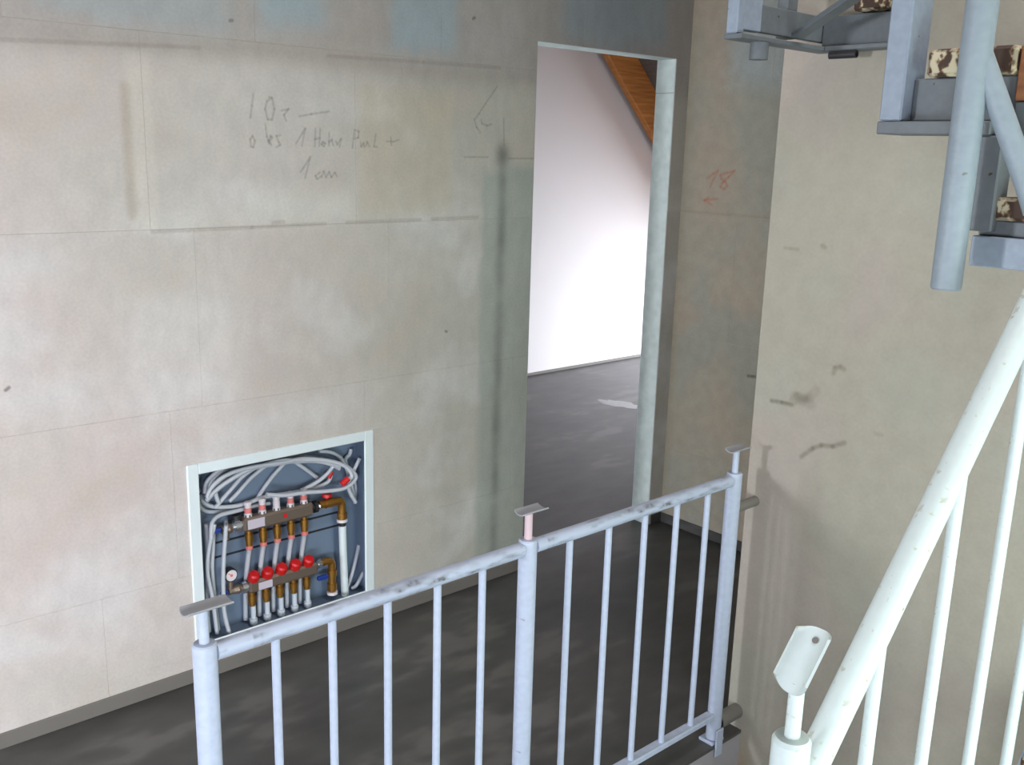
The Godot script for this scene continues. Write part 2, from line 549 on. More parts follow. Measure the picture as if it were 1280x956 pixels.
	M.rail_paint.albedo_texture = tex(paint(384, 384, Rect2(0, 0, 1, 1), func(x: float, y: float) -> Vector3:
		var a := r1.get_noise_2d(x + 4.0, y + 2.0) + 0.3 * r2.get_noise_2d(x + 1.0, y)
		var c := Vector3(248, 250, 249) * (1.0 + 0.02 * r2.get_noise_2d(x * 3.0, y * 3.0))
		c = c.lerp(Vector3(206, 170, 92), 0.8 * ss(0.62, 0.70, a))
		return c.lerp(Vector3(150, 110, 60), ss(0.74, 0.8, a))))
	M.rail_paint.uv1_triplanar = true
	M.rail_paint.uv1_scale = Vector3.ONE * 4.0
	M.saddle = mat(rgb(142, 144, 148), 0.55)
	M.bare = mat(rgb(120, 116, 110), 0.5, 0.3)
	M.rusty = mat(rgb(190, 168, 172), 0.7)
	# treads: paint-splashed brown
	var t1 := noise(51, 16.0, 4)
	var t2 := noise(52, 5.0, 2)
	M.tread = mat(Color.WHITE, 0.75)
	M.tread.albedo_texture = tex(paint(320, 320, Rect2(0, 0, 1, 1), func(x: float, y: float) -> Vector3:
		var a := t1.get_noise_2d(x * 1.0, y * 0.7) + 0.5 * t2.get_noise_2d(x, y)
		var c := Vector3(112, 84, 52).lerp(Vector3(60, 42, 30), ss(-0.3, 0.1, -a))
		return c.lerp(Vector3(186, 178, 150), ss(0.06, 0.30, a))))
	M.tread.uv1_triplanar = true
	M.tread.uv1_scale = Vector3.ONE * 2.3
	M.board = grain(rgb(170, 116, 78), rgb(122, 78, 50), 61)
	M.beam = grain(rgb(196, 130, 62), rgb(158, 96, 42), 62)
	M.deck = grain(rgb(120, 108, 98), rgb(92, 82, 74), 63)
	# manifold
	M.frame = mat(rgb(222, 232, 232), 0.4)
	M.cabinet = mat(rgb(112, 128, 148), 0.5)
	M.slot = mat(rgb(34, 38, 44), 0.8)
	M.pex = mat(rgb(196, 200, 206), 0.45)
	M.clear = mat(rgb(206, 214, 222), 0.3)
	M.brass = mat(rgb(178, 130, 62), 0.32, 0.85)
	M.nickel = mat(rgb(150, 134, 120), 0.35, 0.7)
	M.chrome = mat(rgb(214, 218, 222), 0.18, 0.9)
	M.black = mat(rgb(36, 36, 38), 0.5)
	M.red = mat(rgb(206, 24, 26), 0.4)
	M.pink = mat(rgb(226, 128, 122), 0.5)
	M.blue = mat(rgb(26, 58, 142), 0.4)
	M.plastic = mat(rgb(228, 220, 222), 0.35)
	M.sticker = mat(rgb(206, 196, 206), 0.5)
	M.window = mat(rgb(226, 228, 228), 0.5)
	M.glass = mat(Color(0.93, 0.97, 1.0, 0.06), 0.02)
	M.glass.transparency = BaseMaterial3D.TRANSPARENCY_ALPHA

func grain(a: Color, b: Color, seed_: int) -> StandardMaterial3D:
	var n := noise(seed_, 3.0, 4)
	var m := mat(Color.WHITE, 0.7)
	var va := Vector3(a.r, a.g, a.b) * 255.0
	var vb := Vector3(b.r, b.g, b.b) * 255.0
	m.albedo_texture = tex(paint(160, 160, Rect2(0, 0, 1, 1), func(x: float, y: float) -> Vector3:
		var k := 0.5 + 0.9 * n.get_noise_2d(x * 0.5, y * 8.0)
		return va.lerp(vb, clampf(k, 0, 1))))
	m.uv1_triplanar = true
	m.uv1_scale = Vector3.ONE * 1.5
	return m

# ---------------------------------------------------------------- setting
func uv_back(p: Vector3) -> Vector2:
	return Vector2((p.x - BACK.position.x) / BACK.size.x, (BACK.end.y - p.y) / BACK.size.y)

func uv_side(p: Vector3) -> Vector2:
	return Vector2((p.z - SIDE.position.x) / SIDE.size.x, (SIDE.end.y - p.y) / SIDE.size.y)

func uv_stair(p: Vector3) -> Vector2:
	return Vector2((p.z - STAIR.position.x) / STAIR.size.x, (STAIR.end.y - p.y) / STAIR.size.y)

# pieces of rectangle r outside hole h
func minus(r: Rect2, h: Rect2) -> Array:
	if not r.intersects(h):
		return [r]
	var out: Array = []
	var y0: float = max(r.position.y, h.position.y)
	var y1: float = min(r.end.y, h.end.y)
	if h.end.y < r.end.y:
		out.append(Rect2(r.position.x, h.end.y, r.size.x, r.end.y - h.end.y))
	if h.position.y > r.position.y:
		out.append(Rect2(r.position.x, r.position.y, r.size.x, h.position.y - r.position.y))
	if h.position.x > r.position.x:
		out.append(Rect2(r.position.x, y0, h.position.x - r.position.x, y1 - y0))
	if h.end.x < r.end.x:
		out.append(Rect2(h.end.x, y0, r.end.x - h.end.x, y1 - y0))
	return out

func walled(st: SurfaceTool, r: Rect2, holes: Array, put: Callable) -> void:
	var rs: Array = [r]
	for h in holes:
		var nx: Array = []
		for q in rs:
			nx.append_array(minus(q, h))
		rs = nx
	for q in rs:
		put.call(st, q)

const DOOR := Rect2(2.506, 0.0, 0.779, 2.035)
const CAB := Rect2(1.130, 0.09, 0.662, 0.62)

func build_setting() -> void:
	# floor slabs; the stairwell stays open for z > 1.256, x > 0.6
	var st := mb()
	box(st, Vector3(-3.1, -0.010, -0.1), Vector3(3.5, 0, 1.256))
	box(st, Vector3(-3.1, -0.010, 1.256), Vector3(0.45, 0, 3.5))
	struct("floor", st, M.screed)
	st = mb()
	box(st, Vector3(-3.1, -0.25, -0.1), Vector3(3.5, -0.0105, 1.2545), 0.002)
	box(st, Vector3(-3.1, -0.25, 1.2545), Vector3(0.449, -0.0105, 3.5), 0.002)
	struct("trim_1", st, M.slab)
	st = mb()
	box(st, Vector3(1.9, -0.25, -2.75), Vector3(8.3, 0, -0.1))
	struct("floor_2", st, M.screed)
	st = mb()
	box(st, Vector3(-3.1, -3.0, 1.0), Vector3(3.5, -2.8, 3.6))
	struct("floor_3", st, M.screed)

	# block wall: a core, and proud blocks with recessed joints
	st = mb()
	walled(st, Rect2(-3.1, 0, 6.6, 2.9), [DOOR.grow_individual(0.012, 0, 0.012, 0.012), CAB], func(s: SurfaceTool, q: Rect2) -> void:
		box(s, Vector3(q.position.x, q.position.y, -0.1), Vector3(q.end.x, q.end.y, -0.0012)))
	var wall := struct("wall_back", st, M.joint)
	var rows := [0.0, 0.360, 0.885, 1.410, 1.935, 2.46, 2.9]
	var first := [0.86, 0.42, 0.75, 0.52, 1.068, 0.73]
	first = [0.86, 0.42, 0.52, 1.065, 0.73, 0.4]
	for r in 6:
		var x: float = first[r] - 6 * 0.67
		while x < 3.4:
			var x0: float = max(x, -3.0)
			var x1: float = min(x + 0.67, 3.42)
			x += 0.67
			if x1 - x0 < 0.03:
				continue
			var g := 0.0005 if r > 2 else 0.00015
			st = mb()
			var cell := Rect2(x0 + g, rows[r] + g, x1 - x0 - 2 * g, rows[r + 1] - rows[r] - 2 * g)
			var left: Array = [0]
			walled(st, cell, [DOOR, CAB.grow(-0.002)], func(s: SurfaceTool, q: Rect2) -> void:
				if q.size.x > 0.004 and q.size.y > 0.004:
					left[0] += 1
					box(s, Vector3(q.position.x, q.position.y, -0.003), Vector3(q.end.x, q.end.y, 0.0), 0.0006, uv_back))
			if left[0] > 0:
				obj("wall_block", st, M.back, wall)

	# opening: plasterboard reveal with a crack below the lintel, no frame yet
	st = mb()
	box(st, Vector3(3.2835, 0.0, -0.102), Vector3(3.297, 1.9005, -0.0031), 0.0005)
	box(st, Vector3(2.494, 0.0, -0.102), Vector3(2.5075, 2.035, -0.0031), 0.0005)
	var door := struct("door_1", st, M.reveal)
	st = mb()
	box(st, Vector3(3.283, 1.9018, -0.102), Vector3(3.297, 2.045, -0.0031), 0.0005)
	obj("jamb_piece", st, M.reveal, door)
	st = mb()
	box(st, Vector3(2.494, 2.0335, -0.102), Vector3(3.283, 2.047, -0.0031), 0.0005)
	obj("lintel_board", st, M.reveal, door)

	# recess wall on the right, two blocks wide
	st = mb()
	box(st, Vector3(3.3711, 0, -0.1), Vector3(3.5, 2.9, 1.2))
	wall = struct("wall_right", st, M.joint)
	var cols := [[0.0, 0.41, 1.2], [0.0, 0.72, 1.2], [0.0, 0.3, 0.97, 1.2], [0.0, 0.62, 1.2], [0.0, 0.41, 1.2], [0.0, 0.62, 1.2]]
	for r in 6:
		for k in cols[r].size() - 1:
			st = mb()
			box(st, Vector3(3.37, rows[r] + 0.0004, cols[r][k] + 0.0004), Vector3(3.373, rows[r + 1] - 0.0004, cols[r][k + 1] - 0.0004), 0.0006, uv_side)
			obj("wall_block", st, M.side, wall)

	# smooth stairwell wall
	st = mb()
	box(st, Vector3(2.25, -2.8, 1.2), Vector3(3.5, 4.2, 3.6), 0.004, uv_stair)
	struct("wall_stair", st, M.stair)

	# upstand at the foot of the plaster
	st = mb()
	box(st, Vector3(-3.0, 0, 0.0), Vector3(2.494, 0.047, 0.006), 0.002)
	struct("baseboard_back", st, M.skirt)
	st = mb()
	box(st, Vector3(3.297, 0, 0.0), Vector3(3.37, 0.045, 0.005), 0.002)
	struct("baseboard_back", st, M.screed)
	st = mb()
	box(st, Vector3(3.364, 0, 0.005), Vector3(3.37, 0.045, 1.2), 0.002)
	struct("baseboard_right", st, M.screed)

	# the rest of the hall, behind and above the viewer
	var W1 := Rect2(0.21, 1.05, 0.38, 0.40)       # z, y
	var W2 := Rect2(1.00, 0.05, 0.9, 1.3)          # x, y
	var W4 := Rect2(-2.25, 0.10, 1.7, 0.8)
	st = mb()
	walled(st, Rect2(-0.1, -0.25, 3.7, 3.15), [W1], func(s: SurfaceTool, q: Rect2) -> void:
		box(s, Vector3(-3.3, q.position.y, q.position.x), Vector3(-3.0, q.end.y, q.end.x)))
	struct("wall_left", st, M.plain)
	st = mb()
	walled(st, Rect2(-3.3, -2.8, 5.55, 7.0), [W2, W4], func(s: SurfaceTool, q: Rect2) -> void:
		box(s, Vector3(q.position.x, q.position.y, 3.5), Vector3(q.end.x, q.end.y, 3.75)))
	struct("wall_front", st, M.plain)
	st = mb()
	box(st, Vector3(-3.3, 2.62, -0.1), Vector3(3.5, 2.9, 1.256))
	box(st, Vector3(-3.3, 2.62, 1.256), Vector3(0.45, 2.9, 3.75))
	walled(st, Rect2(-0.3, 1.0, 3.8, 2.75), [Rect2(1.35, 2.0, 0.8, 0.8)], func(s: SurfaceTool, q: Rect2) -> void:
		box(s, Vector3(q.position.x, 4.2, q.position.y), Vector3(q.end.x, 4.35, q.end.y)))
	box(st, Vector3(0.3, 2.9, 1.256), Vector3(0.45, 4.2, 3.5))
	box(st, Vector3(0.45, 2.9, 1.0), Vector3(3.5, 4.2, 1.2))
	struct("ceiling", st, M.concrete)
	st = mb()
	box(st, Vector3(-3.1, -2.8, 1.0), Vector3(2.25, -0.25, 1.2))
	box(st, Vector3(-0.2, -2.8, 1.2), Vector3(0.0, -0.25, 3.5))
	struct("wall_shaft", st, M.plain)
	st = mb()
	for e in [[1.35, 2.15, 2.0, 2.05], [1.35, 2.15, 2.75, 2.8], [1.35, 1.4, 2.05, 2.75], [2.1, 2.15, 2.05, 2.75]]:
		box(st, Vector3(e[0], 4.25, e[2]), Vector3(e[1], 4.38, e[3]), 0.003)
	var w5 := struct("window_5", st, M.window)
	st = mb()
	box(st, Vector3(1.4, 4.3, 2.05), Vector3(2.1, 4.308, 2.75))
	obj("pane", st, M.glass, w5)
	for e in [["window_1", W1, 0], ["window_2", W2, 1], ["window_4", W4, 1]]:
		var r: Rect2 = e[1]
		var put := func(s: SurfaceTool, a: float, b: float, c: float, d: float, o: float, t: float) -> void:
			if e[2] == 0:
				box(s, Vector3(-3.2 - t, c, a), Vector3(-3.2 + t, d, b), 0.004)
			else:
				box(s, Vector3(a, c, 3.65 - t), Vector3(b, d, 3.65 + t), 0.004)
		st = mb()
		var w := 0.05
		put.call(st, r.position.x, r.position.x + w, r.position.y, r.end.y, 0.0, 0.03)
		put.call(st, r.end.x - w, r.end.x, r.position.y, r.end.y, 0.0, 0.03)
		put.call(st, r.position.x, r.end.x, r.position.y, r.position.y + w, 0.0, 0.03)
		put.call(st, r.position.x, r.end.x, r.end.y - w, r.end.y, 0.0, 0.03)
		var o := struct(e[0], st, M.window)
		st = mb()
		put.call(st, r.position.x + w, r.end.x - w, r.position.y + w, r.end.y - w, 0.0, 0.004)
		obj("pane", st, M.glass, o)

	# the room beyond the opening: gable wall, knee wall, sloping roof with rafters
	st = mb()
	box(st, Vector3(1.9, -0.05, -2.8), Vector3(8.3, 4.2, -2.57))
	struct("wall_gable", st, M.white_wall)
	st = mb()
	box(st, Vector3(2.0, 0, -2.57), Vector3(8.2, 0.022, -2.563), 0.002)
	struct("baseboard_gable", st, M.skirt)
	st = mb()
	box(st, Vector3(1.7, -0.05, -2.8), Vector3(2.0, 4.2, -0.1))
	box(st, Vector3(3.5, -0.05, -0.1), Vector3(8.3, 4.2, 0.15))
	box(st, Vector3(1.9, 2.9, -0.1), Vector3(3.5, 4.2, 0.15))
	struct("wall_bedroom", st, M.white_wall)
	st = mb()
	box(st, Vector3(7.85, -0.05, -2.6), Vector3(8.1, 0.26, -0.1))
	struct("wall_knee", st, M.white_wall)
	# roof at 45 degrees; u runs down the slope, v out of it, from a point on the rafters' lower faces
	var down := Vector3(1, -1, 0).normalized()
	var up := Vector3(1, 1, 0).normalized()
	var slope := Transform3D(Basis(down, up, Vector3(0, 0, 1)), Vector3(3.75, 4.058, 0))
	var hole := Rect2(4.80, -1.75, 0.6, 1.1)
	st = mb()
	walled(st, Rect2(-0.3, -2.8, 6.5, 2.7), [hole], func(s: SurfaceTool, q: Rect2) -> void:
		box(s, Vector3(q.position.x, 0.24, q.position.y), Vector3(q.end.x, 0.31, q.end.y), 0.0, no_uv, slope))
	var roof := struct("ceiling_bedroom", st, M.deck)
	st = mb()
	box(st, Vector3(1.7, 4.15, -2.8), Vector3(4.2, 4.3, -0.1))
	struct("ceiling_bedroom", st, M.white_wall)
	for z: float in [-2.50, -1.86, -0.62]:
		st = mb()
		box(st, Vector3(-0.1, 0.0, z), Vector3(6.0, 0.239, z + 0.06), 0.006, no_uv, slope)
		obj("rafter", st, M.beam, roof)
	st = mb()
	for e in [[4.80, 5.40, -1.75, -1.70], [4.80, 5.40, -0.70, -0.65], [4.80, 4.86, -1.70, -0.70], [5.34, 5.40, -1.70, -0.70]]:
		box(st, Vector3(e[0], 0.23, e[2]), Vector3(e[1], 0.33, e[3]), 0.003, no_uv, slope)
	var w3 := struct("window_3", st, M.window)
	st = mb()
	box(st, Vector3(4.86, 0.28, -1.70), Vector3(5.34, 0.288, -0.70), 0.0, no_uv, slope)
	obj("pane", st, M.glass, w3)

# ---------------------------------------------------------------- objects
func build_puddle() -> void:
	var st := mb()
	var n := noise(71, 1.4, 2)
	var c := Vector3(4.83, 0.0004, -1.58)
	var ring: Array[Vector3] = []
	for k in 40:
		var a := TAU * k / 40.0
		var r := 1.0 + 0.45 * n.get_noise_2d(cos(a) * 1.2, sin(a) * 1.2)
		ring.append(c + Vector3(cos(a) * 0.075 * r + sin(a) * 0.03, 0, sin(a) * 0.15 * r))
	for k in 40:
		tri(st, c + Vector3(0, 0.0012, 0), ring[k], ring[(k + 1) % 40], Vector3.UP, Vector3.UP, Vector3.UP, no_uv)
	var o := obj("damp_patch", st, M.wet)
	o.set_meta("label", "small shiny damp patch on the grey floor of the room beyond the opening")
	o.set_meta("category", "puddle")

func build_guard() -> void:
	var z := 1.235
	var xs := [0.631, 1.381, 2.140]
	var g := thing("guard_railing", "pale grey steel guard railing with upright bars along the stairwell edge", "railing", Vector3(1.38, 0, z))
	for k in 3:
		var x: float = xs[k]
		var st := mb()
		lathe(st, Vector3(x, 0.012, z), Vector3.UP, [[0.0, 0.0], [0.0, 0.021], [0.803, 0.021], [0.806, 0.018], [0.806, 0.0]], 24)
		var post := obj("post", st, M.steel, g)
		st = mb()
		box(st, Vector3(x - 0.028, 0.0, z - 0.030), Vector3(x + 0.028, 0.010, z + 0.019), 0.002)
		box(st, Vector3(x - 0.020, -0.035, z + 0.0215), Vector3(x + 0.012, 0.05, z + 0.0275), 0.002)
		obj("base_plate", st, M.steel, post)
		st = mb()
		tube(st, [Vector3(x, 0.815, z), Vector3(x, 0.880, z)], 0.0088, 16)
		obj("saddle_stem", st, M.rusty if k == 1 else M.steel, post)
		st = mb()
		cradle(st, Vector3(x + 0.008, 0.908, z), Vector3.RIGHT, Vector3.UP, 0.088 if k == 0 else 0.074, 0.030, 0.003, 1.45)
		var s := obj("handrail_saddle", st, M.saddle, post)
		s.set_meta("label", "half-round cradle for a missing handrail")
	for k in 2:
		var a: float = xs[k] + 0.019
		var b: float = xs[k + 1] - 0.019
		var st := mb()
		tube(st, [Vector3(a, 0.797, z), Vector3(b, 0.797, z)], 0.0165, 20)
		obj("top_rail", st, M.dirty, g)
		st = mb()
		bar(st, Vector3(a, 0.088, z), Vector3(b, 0.088, z), 0.030, 0.018, Vector3.UP, 0.003)
		obj("bottom_rail", st, M.steel, g)
	var st := mb()
	tube(st, [Vector3(0, 0.096, z), Vector3(0, 0.785, z)], 0.0082, 14)
	var first: MeshInstance3D = null
	for x in [0.764, 0.882, 1.008, 1.131, 1.251, 1.513, 1.645, 1.776, 1.900, 2.027]:
		if first == null:
			first = obj("baluster", st, M.steel, g)
			first.position.x += x
			first.set_meta("base_x", x)
		else:
			again(first, "baluster", Vector3(x - 0.764, 0, 0), g)
	first.remove_meta("base_x")
	st = mb()
	pipe(st, Vector3(2.158, 0.712, z), Vector3(2.2495, 0.712, z), 0.0145)
	obj("wall_anchor", st, M.bare, g)
	st = mb()
	pipe(st, Vector3(2.158, 0.055, z), Vector3(2.2495, 0.055, z), 0.022)
	obj("wall_anchor", st, M.bare, g)

func build_stair_rail() -> void:
	var z := 2.10
	var base := Vector3(1.067, 0, z)
	var g := thing("stair_railing", "white painted tubular stair railing rising steeply in the right foreground", "railing", base)
	var f := func(x: float) -> float: return 0.873 + 1.113 * (x - 1.167)
	var st := mb()
	lathe(st, Vector3(1.067, -0.5, z), Vector3.UP, [[0.0, 0.0], [0.0, 0.026], [1.392, 0.026], [1.398, 0.022], [1.398, 0.0]], 32)
	var post := obj("newel_post", st, M.rail_paint, g)
	st = mb()
	tube(st, [Vector3(1.067, 0.897, z), Vector3(1.067, 0.978, z)], 0.0105, 20)
	obj("saddle_stem", st, M.rail_paint, post)
	st = mb()
	var along := Vector3(1, 1.113, 0).normalized()
	var up := Vector3(-1.113, 1, 0).normalized()
	cradle(st, Vector3(1.067, 0.990, z) + up * 0.022 + along * 0.020, along, up, 0.096, 0.027, 0.0035, 2.5)
	# screw hole with its dark countersink
	var s := obj("handrail_saddle", st, M.rail_paint, post)
	s.set_meta("label", "tilted half-round cradle with a screw hole")
	st = mb()
	var bed := Vector3(1.067, 0.990, z) + along * (0.020 + 0.030) + up * (0.022 - 0.0224)
	lathe(st, bed, up, [[0.0, 0.0045], [0.0006, 0.0045], [0.0006, 0.0]], 14)
	obj("screw_hole", st, M.bare, post)
	st = mb()
	tube(st, [Vector3(1.067, f.call(1.067), z), Vector3(2.13, f.call(2.13), z)], 0.0225, 28)
	obj("top_rail", st, M.rail_paint, g)
	for x in [1.285, 1.485, 1.688, 1.880, 2.08]:
		st = mb()
		tube(st, [Vector3(x, f.call(x) - 1.36, z), Vector3(x, f.call(x) - 0.012, z)], 0.0105, 18)
		obj("baluster", st, M.rail_paint, g)
	st = mb()
	bar(st, Vector3(1.067, f.call(1.067) - 1.44, z), Vector3(2.12, f.call(2.12) - 1.44, z), 0.02, 0.16, Vector3.UP, 0.002)
	obj("stringer", st, M.stair_steel, g)
	# the flight it belongs to, on the viewer's side and below the picture
	var fl := thing("stair_flight", "steel stair flight behind the white railing at lower right", "stairs", Vector3(1.7, 0, 2.45))
	for k in 4:
		st = mb()
		var x := 1.16 + 0.25 * k
		box(st, Vector3(x, 0.26 * k - 0.32, 2.115), Vector3(x + 0.27, 0.26 * k - 0.27, 2.8), 0.004)
		obj("tread", st, M.tread, fl)
	st = mb()
	bar(st, Vector3(1.1, -0.42, 2.812), Vector3(2.08, 0.56, 2.812), 0.02, 0.2, Vector3.UP, 0.002)
	obj("stringer", st, M.stair_steel, fl)

func build_upper_stair() -> void:
	var g := thing("winding_staircase", "grey painted steel staircase with paint-splashed treads at the upper right", "stairs", Vector3(2.0, 1.47, 1.7))
	var X := 1.75
	var st := mb()
	# first string upright: a flat box, and the angle it stands on
	box(st, Vector3(X, 1.722, 1.754), Vector3(X + 0.075, 2.62, 1.797), 0.003)
	obj("string_upright", st, M.stair_steel, g)
	st = mb()
	box(st, Vector3(X - 0.004, 1.698, 1.754), Vector3(X + 0.10, 1.721, 1.962), 0.002)
	obj("angle_iron", st, M.stair_dark, g)
	st = mb()
	box(st, Vector3(X + 0.035, 1.7215, 1.7975), Vector3(X + 0.05, 1.797, 1.995), 0.002)
	obj("riser_plate", st, M.stair_dark, g)
	st = mb()
	box(st, Vector3(X + 0.012, 1.798, 1.828), Vector3(2.22, 1.845, 1.982), 0.006)
	obj("tread", st, M.tread, g)
	st = mb()
	box(st, Vector3(X + 0.02, 1.755, 1.984), Vector3(X + 0.045, 1.845, 2.045), 0.003)
	obj("edge_board", st, M.board, g)
	st = mb()
	box(st, Vector3(X + 0.022, 1.67, 1.986), Vector3(X + 0.04, 1.753, 2.05), 0.002)
	obj("riser_plate", st, M.stair_dark, g)
	# second step down
	st = mb()
	box(st, Vector3(X, 1.535, 1.943), Vector3(X + 0.05, 1.697, 1.984), 0.003)
	obj("string_upright", st, M.stair_dark, g)
	st = mb()
	box(st, Vector3(X + 0.005, 1.474, 1.951), Vector3(X + 0.09, 1.527, 2.07), 0.002)
	obj("angle_iron", st, M.stair_steel, g)
	st = mb()
	box(st, Vector3(X + 0.02, 1.5275, 1.955), Vector3(X + 0.045, 1.5545, 2.07), 0.002)
	obj("riser_plate", st, M.stair_dark, g)
	st = mb()
	box(st, Vector3(X + 0.012, 1.555, 1.972), Vector3(2.22, 1.594, 2.07), 0.006)
	obj("tread", st, M.tread, g)
	# outer corner frame against the stairwell wall
	st = mb()
	box(st, Vector3(1.867, 1.915, 1.303), Vector3(1.895, 2.62, 1.333), 0.003)
	box(st, Vector3(1.895, 1.925, 1.310), Vector3(1.962, 2.62, 1.330), 0.002)
	obj("string_upright", st, M.stair_steel, g)
	st = mb()
	box(st, Vector3(1.962, 1.925, 1.318), Vector3(2.2495, 1.985, 1.328), 0.002)
	obj("corner_plate", st, M.stair_dark, g)
	st = mb()
	box(st, Vector3(2.075, 1.925, 1.29), Vector3(2.12, 2.62, 1.318), 0.003)
	obj("string_upright", st, M.stair_dark, g)
	st = mb()
	box(st, Vector3(1.862, 1.903, 1.303), Vector3(2.2495, 1.914, 1.350), 0.002)
	obj("angle_iron", st, M.stair_dark, g)
	st = mb()
	box(st, Vector3(2.215, 1.915, 1.33), Vector3(2.2495, 1.985, 1.57), 0.002)
	box(st, Vector3(2.195, 1.903, 1.351), Vector3(2.2495, 1.914, 1.57), 0.002)
	obj("wall_stringer", st, M.stair_dark, g)
	st = mb()
	box(st, Vector3(2.19, 1.988, 1.42), Vector3(2.2495, 2.035, 1.56), 0.004)
	obj("tread", st, M.tread, g)
	st = mb()
	bar(st, Vector3(2.085, 1.928, 1.345), Vector3(1.95, 2.03, 1.66), 0.035, 0.012, Vector3.UP, 0.002)
	obj("brace", st, M.stair_dark, g)
	st = mb()
	tube(st, [Vector3(1.958, 1.866, 1.332), Vector3(1.958, 1.903, 1.332)], 0.021, 20)
	obj("post_stub", st, M.stair_dark, g)
	st = mb()
	pipe(st, Vector3(2.20, 1.893, 1.365), Vector3(2.20, 1.893, 1.435), 0.009)
	obj("bolt_sleeve", st, M.black, g)
	# hanging newel of the flight above, with the raking tube that springs from it
	var n := thing("hanging_railing", "grey tubular newel hanging down beside the upper stair treads", "railing", Vector3(1.67, 1.44, 1.96))
	st = mb()
	lathe(st, Vector3(1.671, 1.438, 1.955), Vector3.UP, [[0.0, 0.0], [0.0, 0.023], [0.003, 0.0252], [1.18, 0.0252], [1.18, 0.0]], 28)
	obj("newel_post", st, M.newel_steel, n)
	st = mb()
	tube(st, [Vector3(1.675, 1.835, 1.955), Vector3(1.703, 1.615, 2.053), Vector3(1.707, 1.575, 2.069)], 0.0185, 20)
	obj("raking_rail", st, M.newel_steel, n)

const HOSE_LABELS := [
	"outermost front hose sweeping all round the tangle and back above the gauges",
	"front hose arching left to right and ending in the fatter red cap",
	"hose dipping low behind the flow gauges and rising to the slim red cap",
	"hose hugging the frame's left edge before running behind the gauges",
	"hose rising from the lower left and bending right above the drain valve",
	"slanting hose left of the tangle's centre, from the gauges up to the top",
	"slanting hose crossing the tangle just right of its left third",
	"straight single hose leaning right above the middle gauge",
	"short hose falling to the right from the top centre",
	"hose rising from the last gauge towards the upper right corner",
	"hose curving over the top right and down behind the red cap",
	"hose tucked into the upper right corner behind the others",
	"short arc of hose tucked into the upper left corner",
	"hose curling up steeply inside the left loop",
	"hose hanging down closest to the frame's left edge, bulging outwards",
	"hose hanging straight down just left of the pressure gauge",
	"rearmost hose hanging down beside the frame's left edge",
	"longer slanting hose beside the white riser pipe at lower right",
	"short slanting hose in the lower right corner of the cabinet",
	"inner companion of the outermost loop, just inside it along the top",
	"hose arching under the top frame just below the red capped hose",
	"rear arc of hose from the left edge to the top centre",
	"hose hanging down between the gauge and the bulging hose at left",
	"short bent hose below the upper right corner",
]

